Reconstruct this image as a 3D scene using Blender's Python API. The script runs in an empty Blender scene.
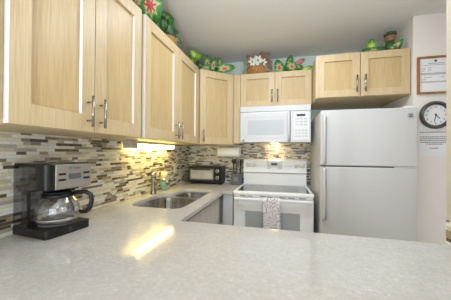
import bpy, bmesh, math, random
from mathutils import Vector, Matrix
random.seed(7)
PI = math.pi
scene = bpy.context.scene
COL = scene.collection

# ------------------------------------------------------------------ camera, world, lights, exposure
cam_d = bpy.data.cameras.new('camera'); cam = bpy.data.objects.new('camera', cam_d); COL.objects.link(cam)
cam_d.sensor_fit = 'HORIZONTAL'; cam_d.sensor_width = 36.0; cam_d.lens = 36.0 * 230.0 / 451.0
cam_d.shift_y = 0.739 / 451.0
cam_d.clip_start = 0.02
yaw, pitch, roll = math.radians(13.734), math.radians(0.408), math.radians(0.406)
cam.matrix_world = (Matrix.Translation((1.207, 0, 1.299)) @ Matrix.Rotation(yaw, 4, 'Z')
                    @ Matrix.Rotation(PI / 2 + pitch, 4, 'X') @ Matrix.Rotation(roll, 4, 'Z'))
scene.camera = cam

world = bpy.data.worlds.new('world'); scene.world = world; world.use_nodes = True
bg = world.node_tree.nodes['Background']
bg.inputs['Color'].default_value = (0.80, 0.90, 1.0, 1); bg.inputs['Strength'].default_value = 1.0

def area(name, loc, rot, sx, sy, power, color):
    d = bpy.data.lights.new(name, 'AREA'); d.shape = 'RECTANGLE'; d.size = sx; d.size_y = sy
    d.energy = power; d.color = color
    o = bpy.data.objects.new(name, d); COL.objects.link(o); o.location = loc; o.rotation_euler = rot
    return o
# daylight through the wide window of the dining side, behind the photographer
area('window_daylight', (1.9, -2.72, 1.40), (PI / 2, 0, 0), 2.9, 1.9, 40, (0.80, 0.91, 1.0))
# added point fill under the kitchen ceiling, above the frame; no known fixture
pl = bpy.data.lights.new('kitchen_fill_point', 'POINT'); pl.energy = 3.5; pl.color = (0.88, 0.95, 1.0); pl.shadow_soft_size = 0.16
po_ = bpy.data.objects.new('kitchen_fill_point', pl); COL.objects.link(po_); po_.location = (1.30, 1.22, 2.10)
area('kitchen_ceiling_fill', (1.20, 1.62, 2.43), (0, 0, 0), 0.9, 0.16, 13, (0.86, 0.93, 1.0))  # unseen area fill, added to brighten the range and worktops
area('dining_ceiling_fill', (2.3, -0.9, 2.43), (0, 0, 0), 1.0, 1.0, 5, (1.0, 0.97, 0.93))  # added downward fill over the dining side, no lamp known there
# added upward fill behind the camera to brighten the ceiling; no known lamp
area('dining_upward_fill', (1.0, -1.0, 0.95), (PI, 0, 0), 0.5, 0.5, 46, (0.82, 0.92, 1.0))

vs = scene.view_settings
vs.view_transform = 'Standard'; vs.look = 'None'; vs.gamma = 1.0; vs.use_curve_mapping = False
vs.exposure = 0.20

# ------------------------------------------------------------------ materials
def new_mat(name):
    m = bpy.data.materials.new(name); m.use_nodes = True
    nt = m.node_tree
    return m, nt, nt.nodes['Principled BSDF']
def N(nt, t, **kw):
    n = nt.nodes.new(t)
    for k, v in kw.items(): setattr(n, k, v)
    return n
def mth(nt, op, a, b=None):
    n = N(nt, 'ShaderNodeMath', operation=op)
    for i, v in enumerate((a, b)):
        if v is None: continue
        if isinstance(v, (int, float)): n.inputs[i].default_value = v
        else: nt.links.new(v, n.inputs[i])
    return n.outputs[0]
def ramp(nt, fac, stops, interp='LINEAR'):
    r = N(nt, 'ShaderNodeValToRGB'); r.color_ramp.interpolation = interp
    el = r.color_ramp.elements
    while len(el) < len(stops): el.new(0.5)
    for e, (p, c) in zip(el, stops): e.position = p; e.color = (*c, 1)
    nt.links.new(fac, r.inputs[0]); return r.outputs[0]
def objco(nt, scale):
    tc = N(nt, 'ShaderNodeTexCoord'); mp = N(nt, 'ShaderNodeMapping')
    mp.inputs['Scale'].default_value = scale
    nt.links.new(tc.outputs['Object'], mp.inputs[0]); return mp.outputs[0]
def noise(nt, vec, scale, detail=3):
    n = N(nt, 'ShaderNodeTexNoise'); n.inputs['Scale'].default_value = scale; n.inputs['Detail'].default_value = detail
    nt.links.new(vec, n.inputs['Vector']); return n.outputs['Fac']
def plain(name, col, rough=0.5, metal=0.0, var=0.04, vscale=8.0, coat=0.0):
    m, nt, b = new_mat(name)
    f = noise(nt, objco(nt, (1, 1, 1)), vscale)
    lo = tuple(max(0, c * (1 - var)) for c in col); hi = tuple(min(1, c * (1 + var)) for c in col)
    nt.links.new(ramp(nt, f, [(0.3, lo), (0.7, hi)]), b.inputs['Base Color'])
    b.inputs['Roughness'].default_value = rough; b.inputs['Metallic'].default_value = metal
    b.inputs['Coat Weight'].default_value = coat
    return m
def wood(name, c0, c1, c2, rough=0.42):
    m, nt, b = new_mat(name)
    v = objco(nt, (1, 1, 0.03))
    f = noise(nt, v, 210, 2); g = noise(nt, objco(nt, (1, 1, 0.06)), 22, 3)
    fac = mth(nt, 'ADD', mth(nt, 'MULTIPLY', f, 0.65), mth(nt, 'MULTIPLY', g, 0.35))
    nt.links.new(ramp(nt, fac, [(0.36, c0), (0.5, c1), (0.64, c2)]), b.inputs['Base Color'])
    b.inputs['Roughness'].default_value = rough
    return m
def srgb(r, g, b):
    f = lambda c: (c / 255 / 12.92) if c / 255 <= .04045 else ((c / 255 + .055) / 1.055) ** 2.4
    return (f(r), f(g), f(b))

M = {}
M['wood'] = wood('pale_maple', srgb(194, 168, 126), srgb(204, 180, 139), srgb(211, 189, 151))
M['wood_panel'] = wood('maple_panel', srgb(186, 158, 108), srgb(197, 169, 121), srgb(205, 180, 134))
M['edge'] = plain('edge_light_white', srgb(238, 240, 242), 0.35, var=0.005)  # window light on the door edges, painted as white
M['wood_base'] = wood('daylit_maple', srgb(200, 190, 182), srgb(210, 201, 194), srgb(218, 210, 204))  # grey cast of cool daylight put into the maple colour
M['wall'] = plain('wall_paint', srgb(240, 233, 226), 0.8, var=0.01)
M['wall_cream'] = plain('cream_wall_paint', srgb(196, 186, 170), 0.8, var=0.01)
M['ceiling'] = plain('ceiling_paint', srgb(236, 235, 233), 0.9, var=0.01, vscale=40)
M['white'] = plain('white_enamel', srgb(248, 248, 248), 0.22, var=0.005)
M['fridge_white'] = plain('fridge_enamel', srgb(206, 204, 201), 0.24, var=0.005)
M['microwave_white'] = plain('microwave_enamel', srgb(216, 216, 217), 0.2, var=0.005)
M['wall_daylit'] = plain('daylit_wall_paint', srgb(232, 245, 239), 0.8, var=0.01)  # cool daylight on the back wall, put into its base colour
M['white_matte'] = plain('white_plastic', srgb(232, 232, 232), 0.45, var=0.01)
M['grey_white'] = plain('grey_screen', srgb(196, 198, 201), 0.35, var=0.02, vscale=200)
M['light_grey'] = plain('light_grey_plastic', srgb(205, 205, 208), 0.5)
M['dark_grey'] = plain('dark_grey_plastic', srgb(92, 92, 96), 0.5)
M['black'] = plain('black_plastic', srgb(14, 14, 15), 0.28)
M['black_matte'] = plain('black_matte', srgb(48, 47, 46), 0.45)
M['seam'] = plain('grey_seam', srgb(120, 120, 122), 0.6)
M['steel'] = plain('brushed_steel', srgb(198, 196, 192), 0.30, 1.0, var=0.06, vscale=60)
M['nickel'] = plain('brushed_nickel', srgb(164, 158, 150), 0.26, 1.0)
M['silver'] = plain('silver_plastic', srgb(176, 170, 164), 0.36, 0.75)
m, nt, b = new_mat('sink_steel'); M['bowl_steel'] = m            # satin steel with upright brushing
f = noise(nt, objco(nt, (1, 1, 0.04)), 34, 3)
nt.links.new(ramp(nt, f, [(0.35, srgb(176, 174, 173)), (0.5, srgb(190, 188, 186)), (0.62, srgb(208, 207, 206))]), b.inputs['Base Color'])
nt.links.new(mth(nt, 'ADD', mth(nt, 'MULTIPLY', f, 0.12), 0.18), b.inputs['Roughness']); b.inputs['Metallic'].default_value = 1.0
M['paper'] = plain('paper', srgb(240, 239, 240), 0.9, var=0.01)
M['ink'] = plain('ink', srgb(96, 94, 100), 0.9)
M['ink_dark'] = plain('dark_ink', srgb(44, 42, 44), 0.8)
M['frame_wood'] = wood('oak_frame', srgb(128, 82, 40), srgb(156, 104, 56), srgb(172, 120, 70))
M['clock_rim'] = plain('pewter_rim', srgb(96, 92, 90), 0.3, 0.6)
M['towel_roll'] = plain('tissue', srgb(248, 246, 240), 0.95, var=0.015, vscale=120)
M['cardboard'] = plain('cardboard', srgb(170, 135, 95), 0.9)
M['basket'] = plain('wicker', srgb(180, 134, 72), 0.7, var=0.35, vscale=70)
M['pot'] = plain('terracotta', srgb(150, 96, 66), 0.8)
M['stem'] = plain('plant_stem', srgb(96, 110, 50), 0.6)
M['petal'] = plain('white_petal', srgb(238, 236, 226), 0.7, var=0.05)
M['dry'] = plain('dried_leaf', srgb(164, 130, 110), 0.8, var=0.35, vscale=40)
M['dry_grey'] = plain('dried_grey_leaf', srgb(150, 160, 138), 0.8, var=0.3, vscale=40)
M['jar_green'] = plain('green_glaze', srgb(62, 92, 50), 0.3, var=0.3, vscale=30)
M['jar_brown'] = plain('brown_glaze', srgb(140, 108, 78), 0.4, var=0.25, vscale=40)
M['cream_plastic'] = plain('cream_plastic', srgb(236, 226, 190), 0.4)
M['end_cap'] = plain('lamp_end_cap', srgb(196, 190, 172), 0.4)
M['floor'] = plain('vinyl_floor', srgb(180, 165, 145), 0.4, var=0.1, vscale=3)

def glassy(name, col, tint, gloss=0.12, rough=0.02):
    m, nt, b = new_mat(name); nt.nodes.remove(b)
    out = nt.nodes['Material Output']
    tr = N(nt, 'ShaderNodeBsdfTransparent'); tr.inputs[0].default_value = (*tint, 1)
    gl = N(nt, 'ShaderNodeBsdfGlossy'); gl.inputs['Color'].default_value = (*col, 1); gl.inputs['Roughness'].default_value = rough
    lw = N(nt, 'ShaderNodeLayerWeight'); lw.inputs[0].default_value = 0.5
    fac = mth(nt, 'ADD', mth(nt, 'MULTIPLY', mth(nt, 'POWER', lw.outputs['Facing'], 3.0), 0.6), gloss)
    mx = N(nt, 'ShaderNodeMixShader'); nt.links.new(fac, mx.inputs[0])
    nt.links.new(tr.outputs[0], mx.inputs[1]); nt.links.new(gl.outputs[0], mx.inputs[2])
    nt.links.new(mx.outputs[0], out.inputs[0]); return m
M['smoke'] = glassy('smoked_plastic', (0.8, 0.8, 0.8), (0.72, 0.72, 0.75), 0.05)
M['glass'] = glassy('clear_glass', (1, 1, 1), (0.97, 0.98, 0.985), 0.09)
M['soap'] = glassy('teal_soap', (1, 1, 1), (0.72, 0.90, 0.89), 0.08)

def emit(name, col, s):
    m, nt, b = new_mat(name)
    b.inputs['Base Color'].default_value = (*col, 1)
    b.inputs['Emission Color'].default_value = (*col, 1); b.inputs['Emission Strength'].default_value = s
    return m
M['tube'] = emit('lit_lamp_diffuser', (1.0, 0.82, 0.26), 14.5)
M['hood_bulb'] = emit('lit_hood_lamp', (1.0, 0.72, 0.36), 55.0)

# quartz worktop: fine speckle, polished
m, nt, b = new_mat('quartz'); M['quartz'] = m
v = objco(nt, (1, 1, 1))
f1 = noise(nt, v, 9, 6); f2 = noise(nt, v, 260, 2)
f3 = noise(nt, v, 75, 4)
fac = mth(nt, 'ADD', mth(nt, 'ADD', mth(nt, 'MULTIPLY', f1, 0.15), mth(nt, 'MULTIPLY', f2, 0.45)), mth(nt, 'MULTIPLY', f3, 0.40))
nt.links.new(ramp(nt, fac, [(0.36, srgb(182, 177, 172)), (0.5, srgb(190, 186, 182)), (0.60, srgb(198, 195, 192)), (0.68, srgb(224, 223, 221))]), b.inputs['Base Color'])
b.inputs['Roughness'].default_value = 0.09

# linear mosaic of stone and glass strips
m, nt, b = new_mat('strip_mosaic'); M['tile'] = m
tc = N(nt, 'ShaderNodeTexCoord'); sp = N(nt, 'ShaderNodeSeparateXYZ'); nt.links.new(tc.outputs['Object'], sp.inputs[0])
u = mth(nt, 'ADD', mth(nt, 'ADD', sp.outputs[0], sp.outputs[1]), 20.0)
vz = mth(nt, 'DIVIDE', sp.outputs[2], 0.0158)
row = mth(nt, 'FLOOR', vz); fv = mth(nt, 'FRACT', vz)
def wn(vec_a, vec_b):
    c = N(nt, 'ShaderNodeCombineXYZ')
    for i, q in enumerate((vec_a, vec_b)):
        if isinstance(q, (int, float)): c.inputs[i].default_value = q
        else: nt.links.new(q, c.inputs[i])
    w = N(nt, 'ShaderNodeTexWhiteNoise', noise_dimensions='2D'); nt.links.new(c.outputs[0], w.inputs['Vector'])
    return w.outputs['Value'], w.outputs['Color']
rv, _ = wn(row, 3.5)
wid = mth(nt, 'ADD', mth(nt, 'MULTIPLY', rv, 0.065), 0.060)
uu = mth(nt, 'ADD', mth(nt, 'DIVIDE', u, wid), mth(nt, 'MULTIPLY', rv, 53.7))
cl = mth(nt, 'FLOOR', uu); fu = mth(nt, 'FRACT', uu)
cut, _ = wn(mth(nt, 'ADD', cl, 17.0), mth(nt, 'ADD', row, 0.5))          # some strips are two short pieces
half = mth(nt, 'MULTIPLY', mth(nt, 'GREATER_THAN', cut, 0.55), mth(nt, 'GREATER_THAN', fu, 0.6))
rnd, rc = wn(mth(nt, 'ADD', cl, mth(nt, 'MULTIPLY', half, 0.37)), row)
tcol = ramp(nt, rnd, [(0.0, srgb(240, 236, 222)), (0.20, srgb(228, 220, 198)), (0.36, srgb(206, 196, 172)), (0.48, srgb(236, 234, 228)),
                      (0.62, srgb(178, 172, 160)), (0.71, srgb(166, 150, 118)), (0.80, srgb(136, 124, 108)), (0.88, srgb(98, 84, 68)), (0.95, srgb(76, 66, 58))], 'CONSTANT')
st = noise(nt, objco(nt, (1, 1, 2)), 60, 3)
mixst = N(nt, 'ShaderNodeMix', data_type='RGBA', blend_type='MULTIPLY'); mixst.inputs[0].default_value = 0.35
nt.links.new(tcol, mixst.inputs[6]); nt.links.new(ramp(nt, st, [(0.3, (0.7, 0.7, 0.7)), (0.7, (1, 1, 1))]), mixst.inputs[7])
g = mth(nt, 'MAXIMUM', mth(nt, 'LESS_THAN', fv, 0.09), mth(nt, 'LESS_THAN', mth(nt, 'MULTIPLY', fu, wid), 0.0016))
mx = N(nt, 'ShaderNodeMix', data_type='RGBA'); nt.links.new(g, mx.inputs[0])
nt.links.new(mixst.outputs[2], mx.inputs[6]); mx.inputs[7].default_value = (*srgb(190, 182, 168), 1)
nt.links.new(mx.outputs[2], b.inputs['Base Color'])
nt.links.new(mth(nt, 'ADD', mth(nt, 'MULTIPLY', rnd, -0.22), 0.42), b.inputs['Roughness'])
bp = N(nt, 'ShaderNodeBump'); bp.inputs['Strength'].default_value = 0.25; bp.inputs['Distance'].default_value = 0.002
nt.links.new(mth(nt, 'SUBTRACT', 1.0, g), bp.inputs['Height']); nt.links.new(bp.outputs[0], b.inputs['Normal'])

# printed kitchen towel: pale cloth with mauve blossoms
m, nt, b = new_mat('floral_cloth'); M['cloth'] = m
vo = N(nt, 'ShaderNodeTexVoronoi', feature='F1'); vo.inputs['Scale'].default_value = 13
nt.links.new(objco(nt, (1, 0.2, 1)), vo.inputs['Vector'])
d = vo.outputs['Distance']
rings = mth(nt, 'SINE', mth(nt, 'MULTIPLY', d, 24.0))
nz = noise(nt, objco(nt, (1, 1, 1)), 90, 2)
fac = mth(nt, 'ADD', mth(nt, 'MULTIPLY', rings, 0.22), nz)
nt.links.new(ramp(nt, fac, [(0.42, srgb(232, 228, 230)), (0.62, srgb(214, 206, 210)), (0.75, srgb(168, 154, 164))]), b.inputs['Base Color'])
b.inputs['Roughness'].default_value = 0.95

# leaf with a coloured heart, pale veins and a green rim (leaf UV: x across, y along)
def leafmat(name, heart, vein, mid, rim, hs=0.22):
    m, nt, b = new_mat(name)
    uv = N(nt, 'ShaderNodeUVMap'); s = N(nt, 'ShaderNodeSeparateXYZ'); nt.links.new(uv.outputs[0], s.inputs[0])
    t = mth(nt, 'MULTIPLY', mth(nt, 'SUBTRACT', s.outputs[0], 0.5), 2.0)
    y = mth(nt, 'SUBTRACT', s.outputs[1], 0.34)
    d = mth(nt, 'SQRT', mth(nt, 'ADD', mth(nt, 'MULTIPLY', t, mth(nt, 'MULTIPLY', t, 0.30)), mth(nt, 'MULTIPLY', y, y)))
    ang = mth(nt, 'ARCTAN2', mth(nt, 'MULTIPLY', t, 0.55), y)
    ray = mth(nt, 'POWER', mth(nt, 'ABSOLUTE', mth(nt, 'COSINE', mth(nt, 'MULTIPLY', ang, 4.0))), 6.0)
    nz = noise(nt, objco(nt, (1, 1, 1)), 60, 3)
    dd = mth(nt, 'SUBTRACT', mth(nt, 'ADD', d, mth(nt, 'MULTIPLY', mth(nt, 'SUBTRACT', nz, 0.5), 0.16)), mth(nt, 'MULTIPLY', ray, 0.14))
    c = ramp(nt, dd, [(0.0, heart), (hs * 0.55, heart), (hs, vein), (hs + 0.10, mid), (hs + 0.26, rim), (1.0, rim)])
    nt.links.new(c, b.inputs['Base Color']); b.inputs['Roughness'].default_value = 0.45
    return m
M['caladium'] = leafmat('caladium_leaf', srgb(206, 62, 70), srgb(226, 220, 164), srgb(92, 158, 60), srgb(48, 122, 44), 0.20)
M['caladium2'] = leafmat('pale_veined_leaf', srgb(196, 110, 92), srgb(190, 208, 140), srgb(84, 146, 60), srgb(44, 112, 46), 0.16)
M['dark_leaf'] = leafmat('dark_leaf', srgb(140, 172, 106), srgb(104, 148, 82), srgb(54, 112, 52), srgb(38, 90, 46), 0.14)
M['lime_leaf'] = leafmat('lime_leaf', srgb(196, 214, 90), srgb(170, 204, 70), srgb(120, 174, 50), srgb(84, 146, 40), 0.25)
M['pink_leaf'] = leafmat('pink_leaf', srgb(214, 110, 112), srgb(214, 140, 130), srgb(120, 120, 84), srgb(60, 96, 60), 0.36)

# ------------------------------------------------------------------ mesh helpers
class MB:
    def __init__(s): s.v = []; s.f = []; s.sm = []; s.uv = {}
    def add(s, vs_, fs, smooth=False, uv=None):
        o = len(s.v); s.v += [tuple(p) for p in vs_]
        for f in fs:
            s.f.append([i + o for i in f]); s.sm.append(smooth)
        if uv:
            for i, q in enumerate(uv): s.uv[o + i] = q
        return s
    def box(s, x0, x1, y0, y1, z0, z1):
        return s.obox((0, 0, 0), (1, 0, 0), (0, 1, 0), (0, 0, 1), x0, x1, y0, y1, z0, z1)
    def obox(s, O, U, V, W, a0, a1, b0, b1, c0, c1):
        O, U, V, W = map(Vector, (O, U, V, W))
        p = [O + U * a + V * b_ + W * c for c in (c0, c1) for b_ in (b0, b1) for a in (a0, a1)]
        fs = [(0, 2, 3, 1), (4, 5, 7, 6), (0, 1, 5, 4), (2, 6, 7, 3), (0, 4, 6, 2), (1, 3, 7, 5)]
        if U.cross(V).dot(W) < 0: fs = [tuple(reversed(f)) for f in fs]
        return s.add(p, fs)
    def tube(s, pts, r, n=10, caps=True):
        pts = [Vector(p) for p in pts]; rs = r if isinstance(r, (list, tuple)) else [r] * len(pts)
        rings = []; ref = None
        for i, p in enumerate(pts):
            d = (pts[min(i + 1, len(pts) - 1)] - pts[max(i - 1, 0)]).normalized()
            if ref is None or abs(d.dot(ref)) > 0.98:
                ref = Vector((0, 0, 1)) if abs(d.z) < 0.9 else Vector((1, 0, 0))
            a = d.cross(ref).normalized(); ref = a.cross(d).normalized(); bb = d.cross(a)
            rings.append([p + (a * math.cos(2 * PI * k / n) + bb * math.sin(2 * PI * k / n)) * rs[i] for k in range(n)])
        vs_ = [q for rr in rings for q in rr]; fs = []
        for i in range(len(pts) - 1):
            for k in range(n): fs.append((i * n + k, i * n + (k + 1) % n, (i + 1) * n + (k + 1) % n, (i + 1) * n + k))
        s.add(vs_, fs, True)
        if caps:
            o = len(s.v) - len(vs_)
            s.f.append([o + k for k in reversed(range(n))]); s.sm.append(False)
            s.f.append([o + (len(pts) - 1) * n + k for k in range(n)]); s.sm.append(False)
        return s
    def lathe(s, prof, c, axis='Z', n=28, sx=1.0, sy=1.0, caps=(True, True)):
        vs_ = []; c = Vector(c)
        for r, h in prof:
            for k in range(n):
                a = 2 * PI * k / n; x, y = r * math.cos(a) * sx, r * math.sin(a) * sy
                vs_.append(c + (Vector((x, y, h)) if axis == 'Z' else Vector((h, x, y)) if axis == 'X' else Vector((y, h, x))))
        fs = []
        for i in range(len(prof) - 1):
            for k in range(n): fs.append((i * n + k, i * n + (k + 1) % n, (i + 1) * n + (k + 1) % n, (i + 1) * n + k))
        o = len(s.v); s.add(vs_, fs, True)
        if caps[0]: s.f.append([o + k for k in reversed(range(n))]); s.sm.append(False)
        if caps[1]: s.f.append([o + (len(prof) - 1) * n + k for k in range(n)]); s.sm.append(False)
        return s
    def sphere(s, c, r, n=12, m_=8, sz=1.0):
        prof = [(max(1e-4, r * math.sin(PI * i / m_)), -r * sz * math.cos(PI * i / m_)) for i in range(m_ + 1)]
        return s.lathe(prof, c, n=n)
    def prism(s, poly, z0, z1):
        n = len(poly)
        vs_ = [(x, y, z0) for x, y in poly] + [(x, y, z1) for x, y in poly]
        fs = [tuple(reversed(range(n))), tuple(range(n, 2 * n))] + [(i, (i + 1) % n, n + (i + 1) % n, n + i) for i in range(n)]
        return s.add(vs_, fs)
    def leaf(s, c, L, W, tip, nrm, curl=0.35, fold=0.12):
        tip = Vector(tip).normalized(); nrm = Vector(nrm); nrm = (nrm - tip * nrm.dot(tip)).normalized(); side = tip.cross(nrm)
        ns, ntt = 9, 6; vs_ = []; uv = []; c = Vector(c)
        for i in range(ns + 1):
            q = i / ns
            w = W / 2 * ((1 - q) ** 0.62) * ((q + 0.10) ** 0.34) * 1.50
            for j in range(ntt + 1):
                t = -1 + 2 * j / ntt
                a = (q - 0.45) * L - 0.20 * L * abs(t) * (1 - q) ** 2
                h = -curl * L * (q - 0.35) ** 2 + fold * W * (abs(t) - 0.5) + 0.02 * L * math.sin(9 * q + 5 * t)
                vs_.append(c + tip * a + side * (t * w) + nrm * h); uv.append((t * .5 + .5, q))
        fs = []
        for i in range(ns):
            for j in range(ntt):
                a = i * (ntt + 1) + j; fs.append((a, a + 1, a + ntt + 2, a + ntt + 1))
        return s.add(vs_, fs, True, uv)
    def build(s, name, mat, parent=None, bevel=0.0, xf=None, seg=2):
        off = Vector((0, 0, 0))
        if parent is not None and xf is None:
            p = parent
            while p is not None: off += p.location; p = p.parent
        vs_ = [Vector(p) - off for p in s.v]
        me = bpy.data.meshes.new(name); me.from_pydata(vs_, [], s.f)
        me.polygons.foreach_set('use_smooth', s.sm)
        if s.uv:
            ul = me.uv_layers.new(name='UVMap')
            for lp in me.loops: ul.data[lp.index].uv = s.uv.get(lp.vertex_index, (0, 0))
        me.materials.append(mat if not isinstance(mat, str) else M[mat]); me.update()
        o = bpy.data.objects.new(name, me); COL.objects.link(o)
        if parent is not None: o.parent = parent
        if bevel:
            md = o.modifiers.new('bevel', 'BEVEL'); md.width = bevel; md.segments = seg; md.limit_method = 'ANGLE'; md.angle_limit = math.radians(40)
        return o

def thing(name, label, cat, loc=(0, 0, 0), rotz=0.0, group=None):
    o = bpy.data.objects.new(name, None); o.empty_display_size = 0.05; COL.objects.link(o)
    o.location = loc; o.rotation_euler = (0, 0, rotz); o['label'] = label; o['category'] = cat
    if group: o['group'] = group
    return o
def tag(o, label, cat, group=None):
    o['label'] = label; o['category'] = cat
    if group: o['group'] = group
    return o
def struct(o, label=None):
    o['kind'] = 'structure'
    if label: o['label'] = label
    return o
def part_label(o, s): o['label'] = s; return o

def rounded(pts, r, n=6):
    out = []; k = len(pts)
    for i in range(k):
        p0, p, p1 = Vector(pts[i - 1]), Vector(pts[i]), Vector(pts[(i + 1) % k])
        rr = r[i] if isinstance(r, (list, tuple)) else r
        if rr <= 0: out.append(tuple(p)); continue
        a = (p0 - p).normalized(); b_ = (p1 - p).normalized()
        A, B = p + a * rr, p + b_ * rr
        for j in range(n + 1):
            t = j / n; q = A * (1 - t) ** 2 + p * 2 * t * (1 - t) + B * t * t; out.append((q.x, q.y))
    return out
def slab_with_holes(mb, outer, holes, z0, z1):
    bm = bmesh.new()
    loops = []
    for lp in [outer] + holes:
        vs_ = [bm.verts.new((x, y, z1)) for x, y in lp]
        for i in range(len(vs_)): bm.edges.new((vs_[i], vs_[(i + 1) % len(vs_)]))
        loops.append(lp)
    bmesh.ops.triangle_fill(bm, use_beauty=True, edges=bm.edges[:])
    bm.verts.index_update()
    top = [tuple(v.co) for v in bm.verts]; tris = []
    for f in bm.faces:
        idx = [v.index for v in f.verts]
        if f.normal.z < 0: idx.reverse()
        tris.append(idx)
    bm.free(); n = len(top)
    vs_ = top + [(x, y, z0) for x, y, z in top]
    fs = tris + [[n + i for i in reversed(t)] for t in tris]
    st = 0
    for li, lp in enumerate(loops):
        k = len(lp); ar = sum(lp[i][0] * lp[(i + 1) % k][1] - lp[(i + 1) % k][0] * lp[i][1] for i in range(k))
        ccw = (ar > 0) == (li == 0)
        for i in range(k):
            a, b_ = st + i, st + (i + 1) % k
            q = (n + a, n + b_, b_, a); fs.append(q if ccw else tuple(reversed(q)))
        st += k
    return mb.add(vs_, fs)
def text_mb(mb, txt, O, U, V, size, depth=0.0006, align='CENTER'):
    c = bpy.data.curves.new('tmp_text', 'FONT'); c.body = txt; c.size = size; c.align_x = align; c.align_y = 'CENTER'; c.resolution_u = 3
    o = bpy.data.objects.new('tmp_text', c); COL.objects.link(o)
    bpy.context.view_layer.update()
    me = bpy.data.meshes.new_from_object(o.evaluated_get(bpy.context.evaluated_depsgraph_get()))
    O, U, V = Vector(O), Vector(U), Vector(V); W = U.cross(V)
    mb.add([O + U * v.co.x + V * v.co.y + W * depth for v in me.vertices], [tuple(p.vertices) for p in me.polygons])
    bpy.data.objects.remove(o); bpy.data.curves.remove(c); bpy.data.meshes.remove(me)
    return mb

# ------------------------------------------------------------------ the room
D = 2.88; H = 2.45; AX = 2.272            # back wall, ceiling height, alcove side
struct(MB().box(-0.1, 4.2, -2.9, 3.0, -0.05, 0.0).build('floor', 'floor'))
struct(MB().box(-0.1, 4.2, -2.9, 3.0, H, H + 0.05).build('ceiling', 'ceiling'))
struct(MB().box(-0.1, 0.0, -2.9, 3.0, 0.0, H).build('wall_left', 'wall'))
struct(MB().box(0.0, AX, D, 3.0, 0.0, H).build('wall_back', 'wall_daylit'))
struct(MB().box(AX, 4.2, 2.235, 3.0, 0.0, H).build('wall_right', 'wall'))
struct(MB().box(4.1, 4.2, -2.9, 2.235, 0.0, H).build('wall_far_right', 'wall'))
struct(MB().box(1.893, 2.02, -0.35, 1.183, 0.0, H).build('wall_near_right', 'wall_cream'))
w = MB(); w.box(0.0, 0.4, -2.9, -2.8, 0, H); w.box(3.4, 4.1, -2.9, -2.8, 0, H); w.box(0.4, 3.4, -2.9, -2.8, 0, 0.4); w.box(0.4, 3.4, -2.9, -2.8, 2.35, H)
struct(w.build('wall_rear', 'wall'))
win = MB()
for x in (0.4, 1.87, 3.34): win.box(x, x + 0.06, -2.88, -2.82, 0.4, 2.35)
win.box(0.46, 3.34, -2.88, -2.82, 0.4, 0.46); win.box(0.46, 3.34, -2.88, -2.82, 2.29, 2.35)
wo = struct(win.build('window_1', 'white_matte'))
MB().box(0.46, 3.34, -2.855, -2.85, 0.46, 2.29).build('pane', 'glass', wo)

CT = 0.915                                 # worktop height
# mosaic backsplash on the two kitchen walls and along the worktop end
struct(MB().box(0.0, 0.008, 0.32, D, CT, 1.384).build('trim_1', 'tile'), 'strip mosaic backsplash along the left wall')
struct(MB().box(0.008, 1.60, D - 0.008, D, CT, 1.42).build('trim_2', 'tile'), 'strip mosaic backsplash behind the range')
struct(MB().box(1.885, 1.893, 0.32, 1.172, CT, 1.02).build('trim_3', 'tile'), 'low strip mosaic at the worktop end')

# ------------------------------------------------------------------ wall cabinets
def door(parent, O, U, V, Wn, w_, h_, hand=None, stile=0.068, rail=0.075, th=0.022, dep=0.014, hl=0.16, bar=0.006, lit_edges=()):
    """frame-and-panel door; O lower-left corner of its front plane, U along the width, V up, Wn out of the front"""
    d = MB()
    d.obox(O, U, V, Wn, 0, stile, 0, h_, -th, 0); d.obox(O, U, V, Wn, w_ - stile, w_, 0, h_, -th, 0)
    d.obox(O, U, V, Wn, stile, w_ - stile, 0, rail, -th, 0); d.obox(O, U, V, Wn, stile, w_ - stile, h_ - rail, h_, -th, 0)
    do = d.build('door', 'wood', parent, 0.0012, seg=1)
    MB().obox(O, U, V, Wn, stile, w_ - stile, rail, h_ - rail, -th + 0.001, -dep).build('panel', 'wood_panel', do)
    if lit_edges:  # white strips paint bright window light on chosen door edges
        for a_ in lit_edges:
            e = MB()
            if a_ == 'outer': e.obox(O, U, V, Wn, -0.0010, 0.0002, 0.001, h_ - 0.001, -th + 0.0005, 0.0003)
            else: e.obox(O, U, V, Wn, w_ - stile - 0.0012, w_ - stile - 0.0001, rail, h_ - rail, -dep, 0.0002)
            part_label(e.build('edge_light', 'edge', do), 'white strip painting window light on the door edge')
    if hand is not None:
        hu, hv = hand; O, U, V, Wn = map(Vector, (O, U, V, Wn))
        hb = MB(); p = O + U * hu + V * hv + Wn * 0.030
        hb.tube([p, p + V * hl], bar, 10)
        for k in (0.2, 0.8): hb.tube([p + V * hl * k - Wn * 0.030, p + V * hl * k], bar * 0.75, 8)
        hb.build('handle', 'nickel', do)
    return do
ZB, ZT, XU = 1.384, 2.168, 0.372
def carcass(parent, x0, x1, y0, y1, z0, z1, mat='wood'):
    return MB().box(x0, x1, y0, y1, z0, z1).build('body', mat, parent, 0.001, seg=1)

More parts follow.
